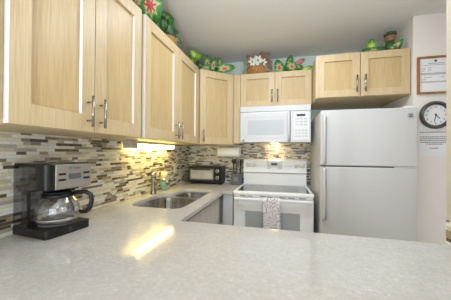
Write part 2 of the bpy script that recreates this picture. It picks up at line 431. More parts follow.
def left_cabinet(y0, y1, doors, label, hz=0.022):
    t = thing('wall_cabinet', label, 'cabinet', (0.0, y0, ZB), group='maple wall cabinets')
    carcass(t, 0.001, XU - 0.023, y0, y1, ZB, ZT)
    for (a, b_, hd) in doors:
        wd = b_ - a
        door(t, (XU, a, ZB + 0.002), (0, 1, 0), (0, 0, 1), (1, 0, 0), wd, ZT - ZB - 0.004, None if hd is None else ((wd - 0.038) if hd == 'r' else 0.030, hz), hl=0.135, lit_edges=('outer', 'inner') if a == doors[0][0] else ('inner',))
    return t
left_cabinet(-0.20, 0.505, [(-0.185, 0.150, 'r'), (0.154, 0.492, 'l')], 'pale maple wall cabinet at the left photo edge, mostly cut off')
left_cabinet(0.508, 1.245, [(0.539, 0.880, 'r'), (0.884, 1.238, 'l')], 'large two-door pale maple wall cabinet above the coffee maker')
left_cabinet(1.248, 2.232, [(1.279, 1.748, 'r'), (1.752, 2.224, 'l')], 'two-door pale maple wall cabinet above the lit lamp and sink')
# diagonal corner cabinet
A2, B2 = Vector((0.372, 2.245)), Vector((0.682, 2.516))
t = thing('corner_cabinet', 'diagonal one-door maple corner cabinet above the toaster oven', 'cabinet', (0.002, 2.236, ZB), group='maple wall cabinets')
U2 = (B2 - A2).normalized(); U3 = Vector((U2.x, U2.y, 0)); N3 = Vector((U2.y, -U2.x, 0))
MB().prism([(0.002, 2.236), (0.351, 2.236), (0.372 - 0.023 * N3.x, 2.245 - 0.023 * N3.y + 0.004), (0.682 - 0.023 * N3.x, 2.516 - 0.023 * N3.y), (0.682, 2.540), (0.682, D - 0.009), (0.002, D - 0.009)], ZB, ZT).build('body', 'wood', t, 0.001, seg=1)
Ld = (B2 - A2).length
door(t, (A2.x + U3.x * .012, A2.y + U3.y * .012, ZB + 0.002), U3, (0, 0, 1), N3, Ld - 0.024, ZT - ZB - 0.004, (0.035, 0.022), hl=0.125)
# cabinet over the microwave
t = thing('microwave_cabinet', 'short two-door maple cabinet directly above the white microwave', 'cabinet', (0.684, 2.516, 1.80), group='maple wall cabinets')
carcass(t, 0.684, 1.509, 2.539, D - 0.009, 1.802, ZT)
MB().box(0.684, 0.757, 2.520, 2.539, 1.40, ZT).build('filler_strip', 'wood', t, 0.001, seg=1)
for x0, x1, hd in ((0.762, 1.131, 'r'), (1.135, 1.504, 'l')):
    wd = x1 - x0
    door(t, (x0, 2.516, 1.804), (1, 0, 0), (0, 0, 1), (0, -1, 0), wd, ZT - 1.806, (wd - 0.028 if hd == 'r' else 0.028, 0.035), 0.065, 0.062, hl=0.135)
# cabinet over the fridge
FZB, FZT = 1.807, 2.199
t = thing('fridge_cabinet', 'deep two-door maple cabinet hung above the white refrigerator', 'cabinet', (1.512, 2.261, FZB), group='maple wall cabinets')
carcass(t, 1.512, 2.268, 2.284, D - 0.001, FZB, FZT)
for x0, x1, hd in ((1.524, 1.879, 'r'), (1.885, 2.262, 'l')):
    wd = x1 - x0
    door(t, (x0, 2.261, FZB + 0.002), (1, 0, 0), (0, 0, 1), (0, -1, 0), wd, FZT - FZB - 0.004, (wd - 0.030 if hd == 'r' else 0.032, 0.03), 0.062, 0.062, hl=0.15, bar=0.007, lit_edges=('outer',) if hd == 'r' else ())

# ------------------------------------------------------------------ base cabinets and worktop
PX1, PY0, PY1 = 1.884, 0.32, 1.185
KX = 0.655                                  # front edge of the left worktop
outer = [(0.009, PY0), (PX1, PY0), (PX1, PY1 - 0.008), (KX + 0.012, PY1 + 0.006), (KX, PY1 + 0.018), (KX, 2.19), (0.746, 2.19), (0.746, D - 0.009), (0.009, D - 0.009)]
sink_hole = rounded([(0.135, 1.425), (0.545, 1.425), (0.545, 2.232), (0.245, 2.232), (0.215, 1.95), (0.12, 1.86)], [0.12, 0.09, 0.05, 0.06, 0.06, 0.10])
mbk = MB(); slab_with_holes(mbk, outer, [sink_hole], 0.888, CT)
tag(mbk.build('worktop', 'quartz', None, 0.004), 'speckled off-white quartz worktop wrapping from foreground past the sink', 'countertop')

def base_front(parent, x, y0, y1, drawer=True):
    # fronts facing +x on the plane x
    z0, zd, z1 = 0.11, 0.70, 0.855
    for (a, b_) in ((y0, y1),):
        if drawer:
            dr = MB().box(x, x + 0.02, a, b_, zd + 0.004, z1).build('drawer', 'wood_base', parent, 0.002, seg=1)
            yc = (a + b_) / 2
            h = MB(); h.tube([(x + 0.05, yc - 0.07, 0.78), (x + 0.05, yc + 0.07, 0.78)], 0.006)
            for q in (-0.045, 0.045): h.tube([(x + 0.02, yc + q, 0.78), (x + 0.05, yc + q, 0.78)], 0.0045, 8)
            h.build('handle', 'nickel', dr)
        do = MB().box(x, x + 0.02, a, b_, z0, zd if drawer else z1).build('door', 'wood_base', parent, 0.002, seg=1)
        h = MB(); h.tube([(x + 0.05, b_ - 0.04, 0.50), (x + 0.05, b_ - 0.04, 0.64)], 0.006)
        for q in (0.52, 0.62): h.tube([(x + 0.02, b_ - 0.04, q), (x + 0.05, b_ - 0.04, q)], 0.0045, 8)
        h.build('handle', 'nickel', do)
def base_cabinet(label, x0, x1, y0, y1, hole=False):
    t = thing('base_cabinet', label, 'cabinet', (x0, y0, 0.0), group='base cabinets under the worktop')
    mb = MB()
    if hole:   # open-topped sink base: sides, back, floor and front rail
        mb.box(x0, x1, y0, y0 + 0.018, 0.10, 0.886); mb.box(x0, x1, y1 - 0.018, y1, 0.10, 0.886)
        mb.box(x0, x0 + 0.012, y0 + 0.018, y1 - 0.018, 0.10, 0.886); mb.box(x0, x1, y0 + 0.018, y1 - 0.018, 0.10, 0.118)
        mb.box(x1 - 0.018, x1, y0 + 0.018, y1 - 0.018, 0.118, 0.886)
    else: mb.box(x0, x1, y0, y1, 0.10, 0.886)
    mb.box(x0, x1 - 0.07, y0, y1, 0.001, 0.10)
    mb.build('body', 'wood_base', t, 0.001, seg=1)
    return t
BX = 0.600
t = base_cabinet('maple sink base cabinet, tinted grey as by daylight, under the double bowl sink', 0.010, BX, 1.35, 2.300, True)
base_front(t, BX, 1.36, 1.785, False); base_front(t, BX, 1.790, 2.170, False)
t = base_cabinet('narrow corner base cabinet filling the corner beside the white range', 0.010, 0.743, 2.303, D - 0.012)
MB().box(0.645, 0.743, 2.208, 2.303, 0.10, 0.886).build('filler_strip', 'light_grey', t, 0.001, seg=1)
t = base_cabinet('long base cabinet carrying the foreground peninsula worktop', 0.010, 1.80, 0.50, 1.10)
tk = MB().box(0.62, 1.79, 1.10, 1.118, 0.11, 0.87).build('door', 'wood_base', t, 0.002)
MB().box(0.010, 0.55, 1.118, 1.347, 0.10, 0.886).build('blind_corner', 'wood_base', t)

# sink: steel deck under the worktop with two bowls
t = thing('sink', 'undermount stainless double bowl sink set into the worktop', 'sink', (0.34, 1.83, 0.70))
def bowl(poly, depth, name, zt=0.880):
    n = len(poly); cx = sum(p[0] for p in poly) / n; cy = sum(p[1] for p in poly) / n
    levels = [(1.0, 0), (0.985, -0.03), (0.955, -depth * 0.8), (0.90, -depth * 0.95), (0.80, -depth)]
    vs_ = []; fs = []
    for s_, dz in levels:
        for x, y in poly: vs_.append((cx + (x - cx) * s_, cy + (y - cy) * s_, zt + dz))
    for s_, dz in reversed(levels):                               # outer skin
        for x, y in poly: vs_.append((cx + (x - cx) * (s_ + 0.006), cy + (y - cy) * (s_ + 0.006), zt + dz - 0.003))
    L = len(levels) * 2
    for i in range(L - 1):
        for k in range(n): fs.append((i * n + (k + 1) % n, i * n + k, (i + 1) * n + k, (i + 1) * n + (k + 1) % n))
    mb = MB(); mb.add(vs_, fs, True)
    mb.f.append([(len(levels) - 1) * n + k for k in range(n)]); mb.sm.append(False)
    mb.f.append([len(levels) * n + k for k in reversed(range(n))]); mb.sm.append(False)
    o = mb.build(name, 'bowl_steel', t)
    dz = zt - depth
    dr = MB(); dr.lathe([(0.040, 0), (0.042, 0.003), (0.030, 0.004), (0.026, 0.001), (0.002, 0.001)], (cx, cy, dz + 0.0005), n=20)
    dr.build('drain', 'steel', o)
big = rounded([(0.135, 1.427), (0.543, 1.427), (0.543, 1.900), (0.218, 1.930), (0.122, 1.858)], [0.12, 0.09, 0.07, 0.05, 0.09])
small = rounded([(0.225, 1.965), (0.543, 1.932), (0.543, 2.2195), (0.248, 2.2195)], [0.06, 0.06, 0.05, 0.06])
dk = MB(); slab_with_holes(dk, rounded([(0.10, 1.395), (0.575, 1.395), (0.575, 2.223), (0.10, 2.223)], 0.03), [big, small], 0.880, 0.8875)
dk.build('rim', 'steel', t)
bowl(big, 0.17, 'large_bowl'); bowl(small, 0.14, 'small_bowl')

# faucet
t = thing('faucet', 'brushed nickel single lever faucet behind the sink', 'faucet', (0.072, 1.885, CT))
fb = MB(); fb.lathe([(0.028, 0), (0.028, 0.006), (0.026, 0.012), (0.024, 0.05), (0.025, 0.125), (0.0255, 0.13)], (0.072, 1.885, CT), n=22)
fb.build('body', 'nickel', t)
sp_ = MB(); sp_.tube([(0.080, 1.885, CT + 0.035), (0.105, 1.884, CT + 0.085), (0.140, 1.883, CT + 0.122), (0.175, 1.882, CT + 0.133), (0.205, 1.881, CT + 0.122), (0.222, 1.880, CT + 0.092)], [0.019, 0.018, 0.017, 0.016, 0.016, 0.0175], 12)
sp_.build('spout', 'nickel', t)
lv = MB(); lv.lathe([(0.0250, 0.131), (0.0250, 0.170), (0.020, 0.190), (0.006, 0.198)], (0.072, 1.885, CT), n=20)
lv.tube([(0.072, 1.885, CT + 0.175), (0.082, 1.915, CT + 0.195), (0.088, 1.945, CT + 0.215)], [0.008, 0.006, 0.005], 10)
lv.build('lever', 'nickel', t)
# soap bottle
t = thing('soap_bottle', 'small clear teal dish soap bottle with cream cap behind faucet', 'bottle', (0.062, 2.105, CT))
MB().lathe([(0.032, 0.0), (0.038, 0.004), (0.039, 0.05), (0.037, 0.085), (0.024, 0.112), (0.020, 0.125)], (0.062, 2.105, CT), n=20, sx=0.8).build('bottle', 'soap', t)
MB().lathe([(0.030, 0.002), (0.035, 0.006), (0.036, 0.05), (0.034, 0.078), (0.028, 0.080)], (0.062, 2.105, CT), n=20, sx=0.8).build('liquid', plain('teal_liquid', srgb(160, 204, 196), 0.3), t)
MB().lathe([(0.034, 0.126), (0.037, 0.130), (0.037, 0.175), (0.032, 0.184), (0.012, 0.186)], (0.062, 2.105, CT), n=20).build('cap', 'cream_plastic', t)
# outlet plate near the corner
t = thing('wall_outlet', 'cream outlet plate on the left mosaic wall near the corner', 'outlet', (0.008, 2.45, 1.11))
MB().box(0.008, 0.013, 2.415, 2.485, 1.055, 1.17).build('plate', 'cream_plastic', t, 0.002)
for z in (1.085, 1.140): MB().box(0.0131, 0.0145, 2.435, 2.465, z - 0.014, z + 0.014).build('socket', 'white_matte', t)

# under-cabinet lamp
t = thing('cabinet_lamp', 'lit warm fluorescent strip lamp under the left wall cabinet', 'lamp', (0.075, 1.9, ZB))
MB().box(0.035, 0.12, 1.50, 2.225, 1.362, ZB - 0.0005).build('housing', 'end_cap', t, 0.003)
df = MB(); ys = (1.585, 2.215)
prof = [(0.040, 1.361), (0.040, 1.340), (0.052, 1.328), (0.100, 1.328), (0.114, 1.340), (0.114, 1.361)]
df.add([(x, ys[0], z) for x, z in prof] + [(x, ys[1], z) for x, z in prof],
       [(i, i + 1, 7 + i, 6 + i) for i in range(5)] + [(0, 6, 11, 5)] + [tuple(reversed(range(6))), tuple(range(6, 12))])
df.build('diffuser', 'tube', t)
MB().box(0.038, 0.118, 1.505, 1.584, 1.326, 1.3615).build('end_cap', 'end_cap', t, 0.006)

# ------------------------------------------------------------------ range
RX0, RX1, RY = 0.750, 1.493, 2.205
t = thing('range', 'white freestanding electric range with smooth black glass cooktop', 'stove', ((RX0 + RX1) / 2, 2.5, 0))
MB().box(RX0, RX1, RY + 0.045, D - 0.012, 0.06, 0.893).build('body', 'white', t, 0.003)
MB().box(RX0 + 0.03, RX1 - 0.03, RY + 0.09, D - 0.05, 0.0, 0.06).build('plinth', 'dark_grey', t)
ck = MB(); slab_with_holes(ck, [(RX0 - 0.001, RY), (RX1 + 0.001, RY), (RX1 + 0.001, D - 0.012), (RX0 - 0.001, D - 0.012)],
                           [[(RX0 + 0.028, RY + 0.055), (RX1 - 0.028, RY + 0.055), (RX1 - 0.028, 2.755), (RX0 + 0.028, 2.755)]], 0.893, 0.922)
co = ck.build('cooktop', 'white', t, 0.006)
m, nt, b = new_mat('ceramic_glass'); M['ceramic'] = m
b.inputs['Base Color'].default_value = (*srgb(58, 58, 60), 1); b.inputs['Roughness'].default_value = 0.06; b.inputs['Coat Weight'].default_value = 0.2
b.inputs['Specular IOR Level'].default_value = 0.6
gl = MB().box(RX0 + 0.028, RX1 - 0.028, RY + 0.055, 2.755, 0.894, 0.9195).build('glass_top', 'ceramic', co); part_label(gl, 'dark glossy glass top')
for (x, y, r) in ((0.94, 2.40, 0.095), (1.30, 2.40, 0.075), (0.94, 2.64, 0.075), (1.30, 2.64, 0.095)):
    MB().lathe([(r, 0), (r, 0.0004), (r - 0.004, 0.0004), (r - 0.004, 0)], (x, y, 0.9197), n=36, caps=(False, False)).build('burner_ring', 'seam', gl)
bgx = thing  # (keep name free)
bk = MB()
pf = [(2.762, 0.9225), (2.762, 1.055), (2.742, 1.068), (2.752, 1.205), (2.775, 1.222), (D - 0.011, 1.222), (D - 0.011, 0.9225)]
bk.add([(RX0 + 0.010, y, z) for y, z in pf] + [(RX1 - 0.010, y, z) for y, z in pf],
       [tuple(range(7)), tuple(reversed(range(7, 14)))] + [(i, 7 + i, 7 + (i + 1) % 7, (i + 1) % 7) for i in range(7)])
bo = bk.build('backguard', 'white', t, 0.004)
def on_guard(z): return 2.742 + (z - 1.068) * (0.010 / 0.137)
for x in (0.815, 0.880, 1.375, 1.437):
    k = MB(); k.lathe([(0.026, 0), (0.026, -0.006), (0.021, -0.010), (0.019, -0.024), (0.016, -0.026)], (x, on_guard(1.15) - 0.0005, 1.15), 'Y', n=20)
    k.box(x - 0.004, x + 0.004, on_guard(1.15) - 0.033, on_guard(1.15) - 0.020, 1.133, 1.167)
    k.build('knob', 'white_matte', bo)
yy = on_guard(1.15)
MB().box(1.035, 1.215, yy - 0.0015, yy + 0.002, 1.095, 1.185).build('control_plate', 'white_matte', bo)
part_label(MB().box(1.088, 1.158, yy - 0.003, yy - 0.0015, 1.150, 1.178).build('display', 'black', bo), 'small black clock display')
def button(x0, x1, y0, y1, z0, z1, mat, parent): MB().box(x0, x1, y0, y1, z0, z1).build('button', mat, parent)
for i in range(3):
    for j in range(2):
        button(1.042 + i * 0.014, 1.052 + i * 0.014, yy - 0.003, yy - 0.0015, 1.110 + j * 0.03, 1.128 + j * 0.03, 'light_grey', bo)
        button(1.168 + i * 0.015, 1.179 + i * 0.015, yy - 0.003, yy - 0.0015, 1.110 + j * 0.03, 1.128 + j * 0.03, 'light_grey', bo)
for i in range(5): button(0.915 + i * 0.022, 0.925 + i * 0.022, on_guard(1.15) - 0.0012, on_guard(1.15) + 0.002, 1.14, 1.152, 'light_grey', bo)
for i in range(4): button(1.250 + i * 0.022, 1.260 + i * 0.022, on_guard(1.15) - 0.0012, on_guard(1.15) + 0.002, 1.14, 1.152, 'light_grey', bo)
# vent strip, oven door, drawer
vsn = MB().box(RX0 + 0.004, RX1 - 0.004, RY + 0.012, RY + 0.044, 0.868, 0.890).build('vent_strip', 'white', t, 0.002)
for a, b_ in ((0.815, 0.870), (0.885, 0.935), (1.010, 1.060), (1.075, 1.125), (1.185, 1.245), (1.265, 1.325), (1.365, 1.425)): MB().box(a, b_, RY + 0.010, RY + 0.0125, 0.875, 0.882).build('vent_slot', 'seam', vsn)
od = MB().box(RX0 + 0.002, RX1 - 0.002, RY + 0.006, RY + 0.044, 0.21, 0.862).build('oven_door', 'white', t, 0.006)
part_label(MB().box(0.868, 1.372, RY + 0.003, RY + 0.0058, 0.36, 0.738).build('window', plain('oven_window', srgb(176, 178, 180), 0.10, var=0.03, vscale=300), od), 'grey oven door window')
hb = MB(); hb.box(RX0 + 0.012, RX1 - 0.012, RY - 0.042, RY - 0.016, 0.843, 0.870)
for x in (RX0 + 0.05, RX1 - 0.05): hb.box(x - 0.015, x + 0.015, RY - 0.018, RY + 0.007, 0.846, 0.861)
hb.build('handle', 'white', od, 0.007)
dw = MB().box(RX0 + 0.002, RX1 - 0.002, RY + 0.006, RY + 0.044, 0.065, 0.204).build('drawer', 'white', t, 0.005)

# towel draped over the oven handle
tw = MB(); nx, prof_t = 14, []
hy, hz = RY - 0.029, 0.8565
for i in range(10): prof_t.append((hy + 0.0205 - 0.001 * i / 9, 0.60 + (hz - 0.60) * i / 9))
for i in range(1, 8):
    a = PI * i / 8; prof_t.append((hy + 0.0200 * math.cos(a), hz + 0.0200 * math.sin(a)))
for i in range(14): prof_t.append((hy - 0.0205 - 0.004 * i / 13, hz - (hz - 0.50) * i / 13))
vs_, fs = [], []
for j in range(nx + 1):
    x = 1.040 + 0.156 * j / nx
    for i, (y, z) in enumerate(prof_t):
        k = max(0, (hz - z)) / 0.3
        vs_.append((x + 0.006 * k * math.sin(3 * z), y - (0.006 * math.sin(j * 1.15 + 1) * k if i > 12 else 0), z))
P_ = len(prof_t)
for j in range(nx):
    for i in range(P_ - 1): fs.append((j * P_ + i, j * P_ + i + 1, (j + 1) * P_ + i + 1, (j + 1) * P_ + i))
tw.add(vs_, fs, True)
o = tw.build('kitchen_towel', 'cloth'); sd = o.modifiers.new('thick', 'SOLIDIFY'); sd.thickness = 0.003; sd.offset = 0
tag(o, 'pale kitchen towel with mauve flower print hanging over the oven handle', 'towel')

# ------------------------------------------------------------------ microwave
MX0, MX1, MY, MZ0, MZ1 = 0.763, 1.495, 2.481, 1.406, 1.798
t = thing('microwave', 'white over-the-range microwave oven mounted above the stove', 'microwave', ((MX0 + MX1) / 2, 2.6, MZ0))
mb = MB().box(MX0, MX1, MY + 0.035, D - 0.010, MZ0 + 0.004, MZ1).build('body', 'microwave_white', t, 0.004)
vg = MB().box(MX0, MX1, MY + 0.004, MY + 0.036, MZ1 - 0.060, MZ1).build('top_vent', 'microwave_white', t, 0.004)
DX = 1.292
md = MB().box(MX0, DX, MY, MY + 0.034, MZ0 + 0.003, MZ1 - 0.063).build('door', 'microwave_white', t, 0.008, seg=3)
def ring(mb_, x0, x1, z0, z1, wv, y0, y1):
    mb_.box(x0, x1, y0, y1, z0, z0 + wv); mb_.box(x0, x1, y0, y1, z1 - wv, z1); mb_.box(x0, x0 + wv, y0, y1, z0 + wv, z1 - wv); mb_.box(x1 - wv, x1, y0, y1, z0 + wv, z1 - wv); return mb_
ring(MB(), 0.812, 1.248, 1.452, 1.682, 0.007, MY - 0.0022, MY + 0.001).build('window_frame', 'light_grey', md)
part_label(MB().box(0.848, 1.226, MY - 0.0012, MY + 0.001, 1.487, 1.648).build('window', 'grey_white', md), 'pale grey dotted door window')
hb = MB(); hb.tube([(1.276, MY - 0.001, 1.425), (1.276, MY - 0.030, 1.445), (1.276, MY - 0.034, 1.58), (1.276, MY - 0.030, 1.715), (1.276, MY - 0.001, 1.728)], 0.011, 10)
hb.build('handle', 'microwave_white', md)
cp = MB().box(DX + 0.003, MX1, MY + 0.002, MY + 0.034, MZ0 + 0.003, MZ1 - 0.063).build('control_panel', 'microwave_white', t, 0.006)
MB().box(1.322, 1.478, MY - 0.0005, MY + 0.003, 1.435, 1.715).build('key_plate', 'white_matte', cp)
part_label(MB().box(1.356, 1.440, MY - 0.002, MY - 0.0005, 1.678, 1.700).build('display', 'black', cp), 'black clock display')
for j in range(7):
    if j == 3: continue
    for i in range(4 if j > 3 else 3):
        n_ = 4 if j > 3 else 3; wv = 0.128 / n_
        button(1.336 + i * wv + 0.004, 1.336 + (i + 1) * wv - 0.004, MY - 0.002, MY - 0.0005, 1.643 - j * 0.030, 1.659 - j * 0.030, 'light_grey', cp)
def badge(parent, x, y, z, r):
    o_ = MB().lathe([(r, 0), (r, -0.0015), (r * 0.8, -0.002)], (x, y, z), 'Y', n=24).build('badge', 'dark_grey', parent)
    rg = MB(); rg.lathe([(r * 0.92, -0.002), (r * 0.92, -0.0026), (r * 0.74, -0.0026), (r * 0.74, -0.002)], (x, y, z), 'Y', n=24, caps=(False, False))
    text_mb(rg, 'GE', (x, y - 0.0022, z), (1, 0, 0), (0, 0, 1), r * 0.9, 0.0004)
    rg.build('emblem', 'light_grey', o_)
badge(md, 0.800, MY - 0.0001, 1.430, 0.013)
# cooktop lamp under the microwave (lit)
hl = MB().box(1.08, 1.17, 2.80, 2.83, MZ0 + 0.0025, MZ0 + 0.006).build('cooktop_light', 'hood_bulb', t)

# ------------------------------------------------------------------ refrigerator
FX0, FX1, FY, FZ, FS = 1.531, 2.243, 2.098, 1.664, 1.189
t = thing('refrigerator', 'tall white top-freezer refrigerator in the alcove', 'refrigerator', ((FX0 + FX1) / 2, 2.4, 0))
MB().box(FX0 + 0.002, FX1 - 0.002, FY + 0.062, 2.845, 0.02, FZ - 0.006).build('body', 'fridge_white', t, 0.004)
MB().box(FX0 + 0.02, FX1 - 0.02, FY + 0.075, 2.80, 0.0, 0.06).build('kick_plate', 'dark_grey', t)
MB().box(FX0 + 0.006, FX1 - 0.006, FY + 0.050, FY + 0.062, 0.07, FZ - 0.010).build('gasket', 'seam', t)
def fridge_door(name, z0, z1):
    pts = []; n = 10
    for i in range(n + 1):                    # softly crowned front
        x = FX0 + (FX1 - FX0) * i / n; q = 2 * i / n - 1
        pts.append((x, FY + 0.010 * abs(q) ** 3))
    poly = pts + [(FX1, FY + 0.050), (FX0, FY + 0.050)]
    return MB().prism(poly, z0, z1).build(name, 'fridge_white', t, 0.008, seg=3)
fd = fridge_door('freezer_door', FS + 0.005, FZ); rd = fridge_door('fridge_door', 0.07, FS - 0.005)
def fr_handle(z0, z1, parent):
    h = MB(); x = FX0 + 0.024
    h.tube([(x, FY + 0.006, z0), (x, FY - 0.024, z0 + 0.014), (x, FY - 0.030, z0 + 0.04), (x, FY - 0.030, z1 - 0.04), (x, FY - 0.024, z1 - 0.014), (x, FY + 0.006, z1)], 0.011, 10)
    h.build('handle', 'fridge_white', parent)
    e = MB().box(x + 0.013, x + 0.020, FY - 0.001, FY + 0.010, z0 + 0.01, z1 - 0.01).build('handle_recess', 'seam', parent)
fr_handle(FS + 0.012, 1.618, fd); fr_handle(0.730, FS - 0.012, rd)
badge(fd, FX1 - 0.050, FY + 0.0055, 1.600, 0.021)
MB().box(FX1 - 0.09, FX1 - 0.02, FY + 0.02, FY + 0.10, FZ + 0.0005, FZ + 0.016).build('hinge_cap', 'white_matte', t, 0.003)
MB().box(FX1 - 0.160, FX1 - 0.015, FY + 0.0065, FY + 0.020, FS - 0.0045, FS + 0.0045).build('trim_strip', 'fridge_white', t)

# ------------------------------------------------------------------ things on the worktop
# coffee maker, local frame: +x forward, y across
t = thing('coffee_maker', 'black drip coffee maker with smoked tank and silver control face', 'coffee maker', (0.128, 0.893, CT), math.radians(-6))
LOC = Matrix.Identity(4)
def L(mb_, name, mat, bev=0.0, parent=None): return mb_.build(name, mat, parent or t, bev, xf=LOC)
L(MB().prism(rounded([(-0.117, -0.108), (0.117, -0.108), (0.117, 0.108), (-0.117, 0.108)], [0.01, 0.025, 0.025, 0.01]), 0.0, 0.040), 'base', 'black', 0.004)
L(MB().lathe([(0.078, 0.0405), (0.078, 0.044), (0.070, 0.046)], (0.030, 0, 0), n=28), 'hot_plate', 'dark_grey')
tank = MB()
tank.box(-0.116, -0.113, -0.108, 0.108, 0.041, 0.314)
for s_ in (-1, 1):
    y0, y1 = (-0.108, -0.105) if s_ < 0 else (0.105, 0.108)
    tank.box(-0.113, -0.012, y0, y1, 0.041, 0.206); tank.box(-0.113, 0.044, y0, y1, 0.206, 0.314)
L(tank, 'water_tank', 'smoke')
for s_ in (-1, 1):
    y0, y1 = (-0.108, -0.098) if s_ < 0 else (0.098, 0.108)
    L(MB().box(-0.011, -0.002, y0, y1, 0.041, 0.205), 'pillar', 'black')
hd = MB().prism(rounded([(0.045, -0.108), (0.112, -0.108), (0.112, 0.108), (0.045, 0.108)], [0, 0.03, 0.02, 0]), 0.208, 0.328)
ho = L(hd, 'brew_head', 'black', 0.006)
L(MB().box(-0.01, 0.044, -0.07, 0.07, 0.2085, 0.30), 'filter_basket', 'black_matte', 0.004)
L(MB().box(-0.01, 0.044, -0.1045, 0.1045, 0.2065, 0.2083), 'head_floor', 'black')
L(MB().box(-0.112, 0.044, -0.104, 0.104, 0.3145, 0.328), 'lid', 'black', 0.002)
fc = MB().prism(rounded([(0.1125, -0.072), (0.120, -0.072), (0.120, 0.104), (0.1125, 0.104)], [0, 0.004, 0.006, 0]), 0.212, 0.323)
fo = L(fc, 'control_face', 'silver', 0.004); part_label(fo, 'silver control face')
L(MB().box(0.1202, 0.1225, -0.014, 0.046, 0.254, 0.280), 'display', 'dark_grey', 0.001, fo)
for s_ in (-1, 1):
    for z in (0.254, 0.280):
        y0, y1 = sorted((0.016 + s_ * 0.044, 0.016 + s_ * 0.076)); L(MB().box(0.1202, 0.123, y0, y1, z - 0.005, z + 0.005), 'button', 'black', 0.001, fo)
tx = MB(); text_mb(tx, 'Mr. Coffee', (0.1204, 0.016, 0.305), (0, 1, 0), (0, 0, 1), 0.014); L(tx, 'lettering', 'ink_dark', 0, fo)
ic = MB(); ic.lathe([(0.008, 0), (0.008, 0.0008), (0.0068, 0.0008), (0.0068, 0)], (0.1172, 0, 0.020), 'X', n=16, caps=(False, False))
text_mb(ic, 'C', (0.1174, 0, 0.020), (0, 1, 0), (0, 0, 1), 0.009); L(ic, 'emblem', 'seam', 0)
# carafe standing on the hot plate
R6 = Matrix.Rotation(math.radians(-6), 4, 'Z')
cp_ = Vector((0.128, 0.893, CT)) + R6 @ Vector((0.032, 0, 0.0465))
t2 = thing('coffee_carafe', 'empty clear glass coffee carafe with black handle on the hot plate', 'carafe', cp_, math.radians(20))
def L2(mb_, name, mat, bev=0.0, parent=None): return mb_.build(name, mat, parent or t2, bev, xf=LOC)
outp = [(0.066, 0.0), (0.078, 0.004), (0.088, 0.022), (0.0915, 0.048), (0.089, 0.075), (0.080, 0.098), (0.066, 0.117), (0.060, 0.126), (0.062, 0.135)]
inn = [(r - 0.003, max(h, 0.004)) for r, h in reversed(outp)]
L2(MB().lathe(outp + inn, (0, 0, 0), n=36, caps=(True, True)), 'glass_jug', 'glass')
L2(MB().lathe([(0.0855, 0.014), (0.0895, 0.021), (0.0902, 0.027), (0.0905, 0.027), (0.0898, 0.020), (0.0858, 0.0135)], (0, 0, 0), n=36, caps=(False, False)), 'base_band', 'silver')
L2(MB().lathe([(0.0625, 0.119), (0.0675, 0.121), (0.0665, 0.137), (0.063, 0.137)], (0, 0, 0), n=32, caps=(False, False)), 'collar', 'black')
L2(MB().lathe([(0.061, 0.1375), (0.061, 0.146), (0.040, 0.152), (0.012, 0.153)], (0, 0, 0), n=32), 'lid', 'black')
hn = MB(); hn.tube([(0.060, 0, 0.128), (0.085, 0, 0.140), (0.125, 0, 0.141), (0.148, 0, 0.128), (0.153, 0, 0.098), (0.146, 0, 0.065), (0.128, 0, 0.045), (0.108, 0, 0.044), (0.094, 0, 0.050)], [0.009, 0.010, 0.0105, 0.011, 0.011, 0.011, 0.010, 0.009, 0.007], 10)
L2(hn, 'handle', 'black')

# toaster oven in the corner
t = thing('toaster_oven', 'compact black toaster oven on the far worktop corner', 'toaster oven', (0.305, 2.740, CT), math.radians(2))
TW, TDp, TH = 0.208, 0.12, 0.215
L(MB().prism(rounded([(-TW, -TDp + 0.012), (TW, -TDp + 0.012), (TW, TDp), (-TW, TDp)], 0.02), 0.016, TH), 'body', 'black_matte', 0.008, t)
fr = MB(); fr.box(-TW + 0.004, TW - 0.004, -TDp, -TDp + 0.011, 0.022, TH - 0.008); fro = L(fr, 'front_frame', 'black', 0.003, t)
dr = MB(); ring(dr, -TW + 0.020, 0.118, 0.050, TH - 0.025, 0.016, -TDp - 0.007, -TDp - 0.0005); dro = L(dr, 'door', 'dark_grey', 0.001, t)
part_label(L(MB().box(-TW + 0.036, 0.102, -TDp - 0.005, -TDp - 0.001, 0.066, TH - 0.041), 'window', plain('oven_glass', srgb(186, 186, 182), 0.08, 0.2, var=0.15, vscale=9), 0, dro), 'reflecting glass door window')
hh = MB(); hh.tube([(-0.150, -TDp - 0.030, TH - 0.034), (0.075, -TDp - 0.030, TH - 0.034)], 0.007, 10)
for x in (-0.13, 0.055): hh.tube([(x, -TDp - 0.006, TH - 0.034), (x, -TDp - 0.030, TH - 0.034)], 0.005, 8)
L(hh, 'handle', 'black', 0, dro)
for z in (0.080, 0.160):
    k = MB(); k.lathe([(0.027, 0), (0.027, -0.008), (0.022, -0.020), (0.018, -0.021)], (0.160, -TDp - 0.0003, z), 'Y', n=18); L(k, 'knob', 'nickel', 0, fro)
for x in (-0.18, 0.18):
    for y in (-0.08, 0.08): L(MB().lathe([(0.012, 0), (0.014, 0.0155)], (x, y, 0), n=10), 'foot', 'black_matte', 0, t)

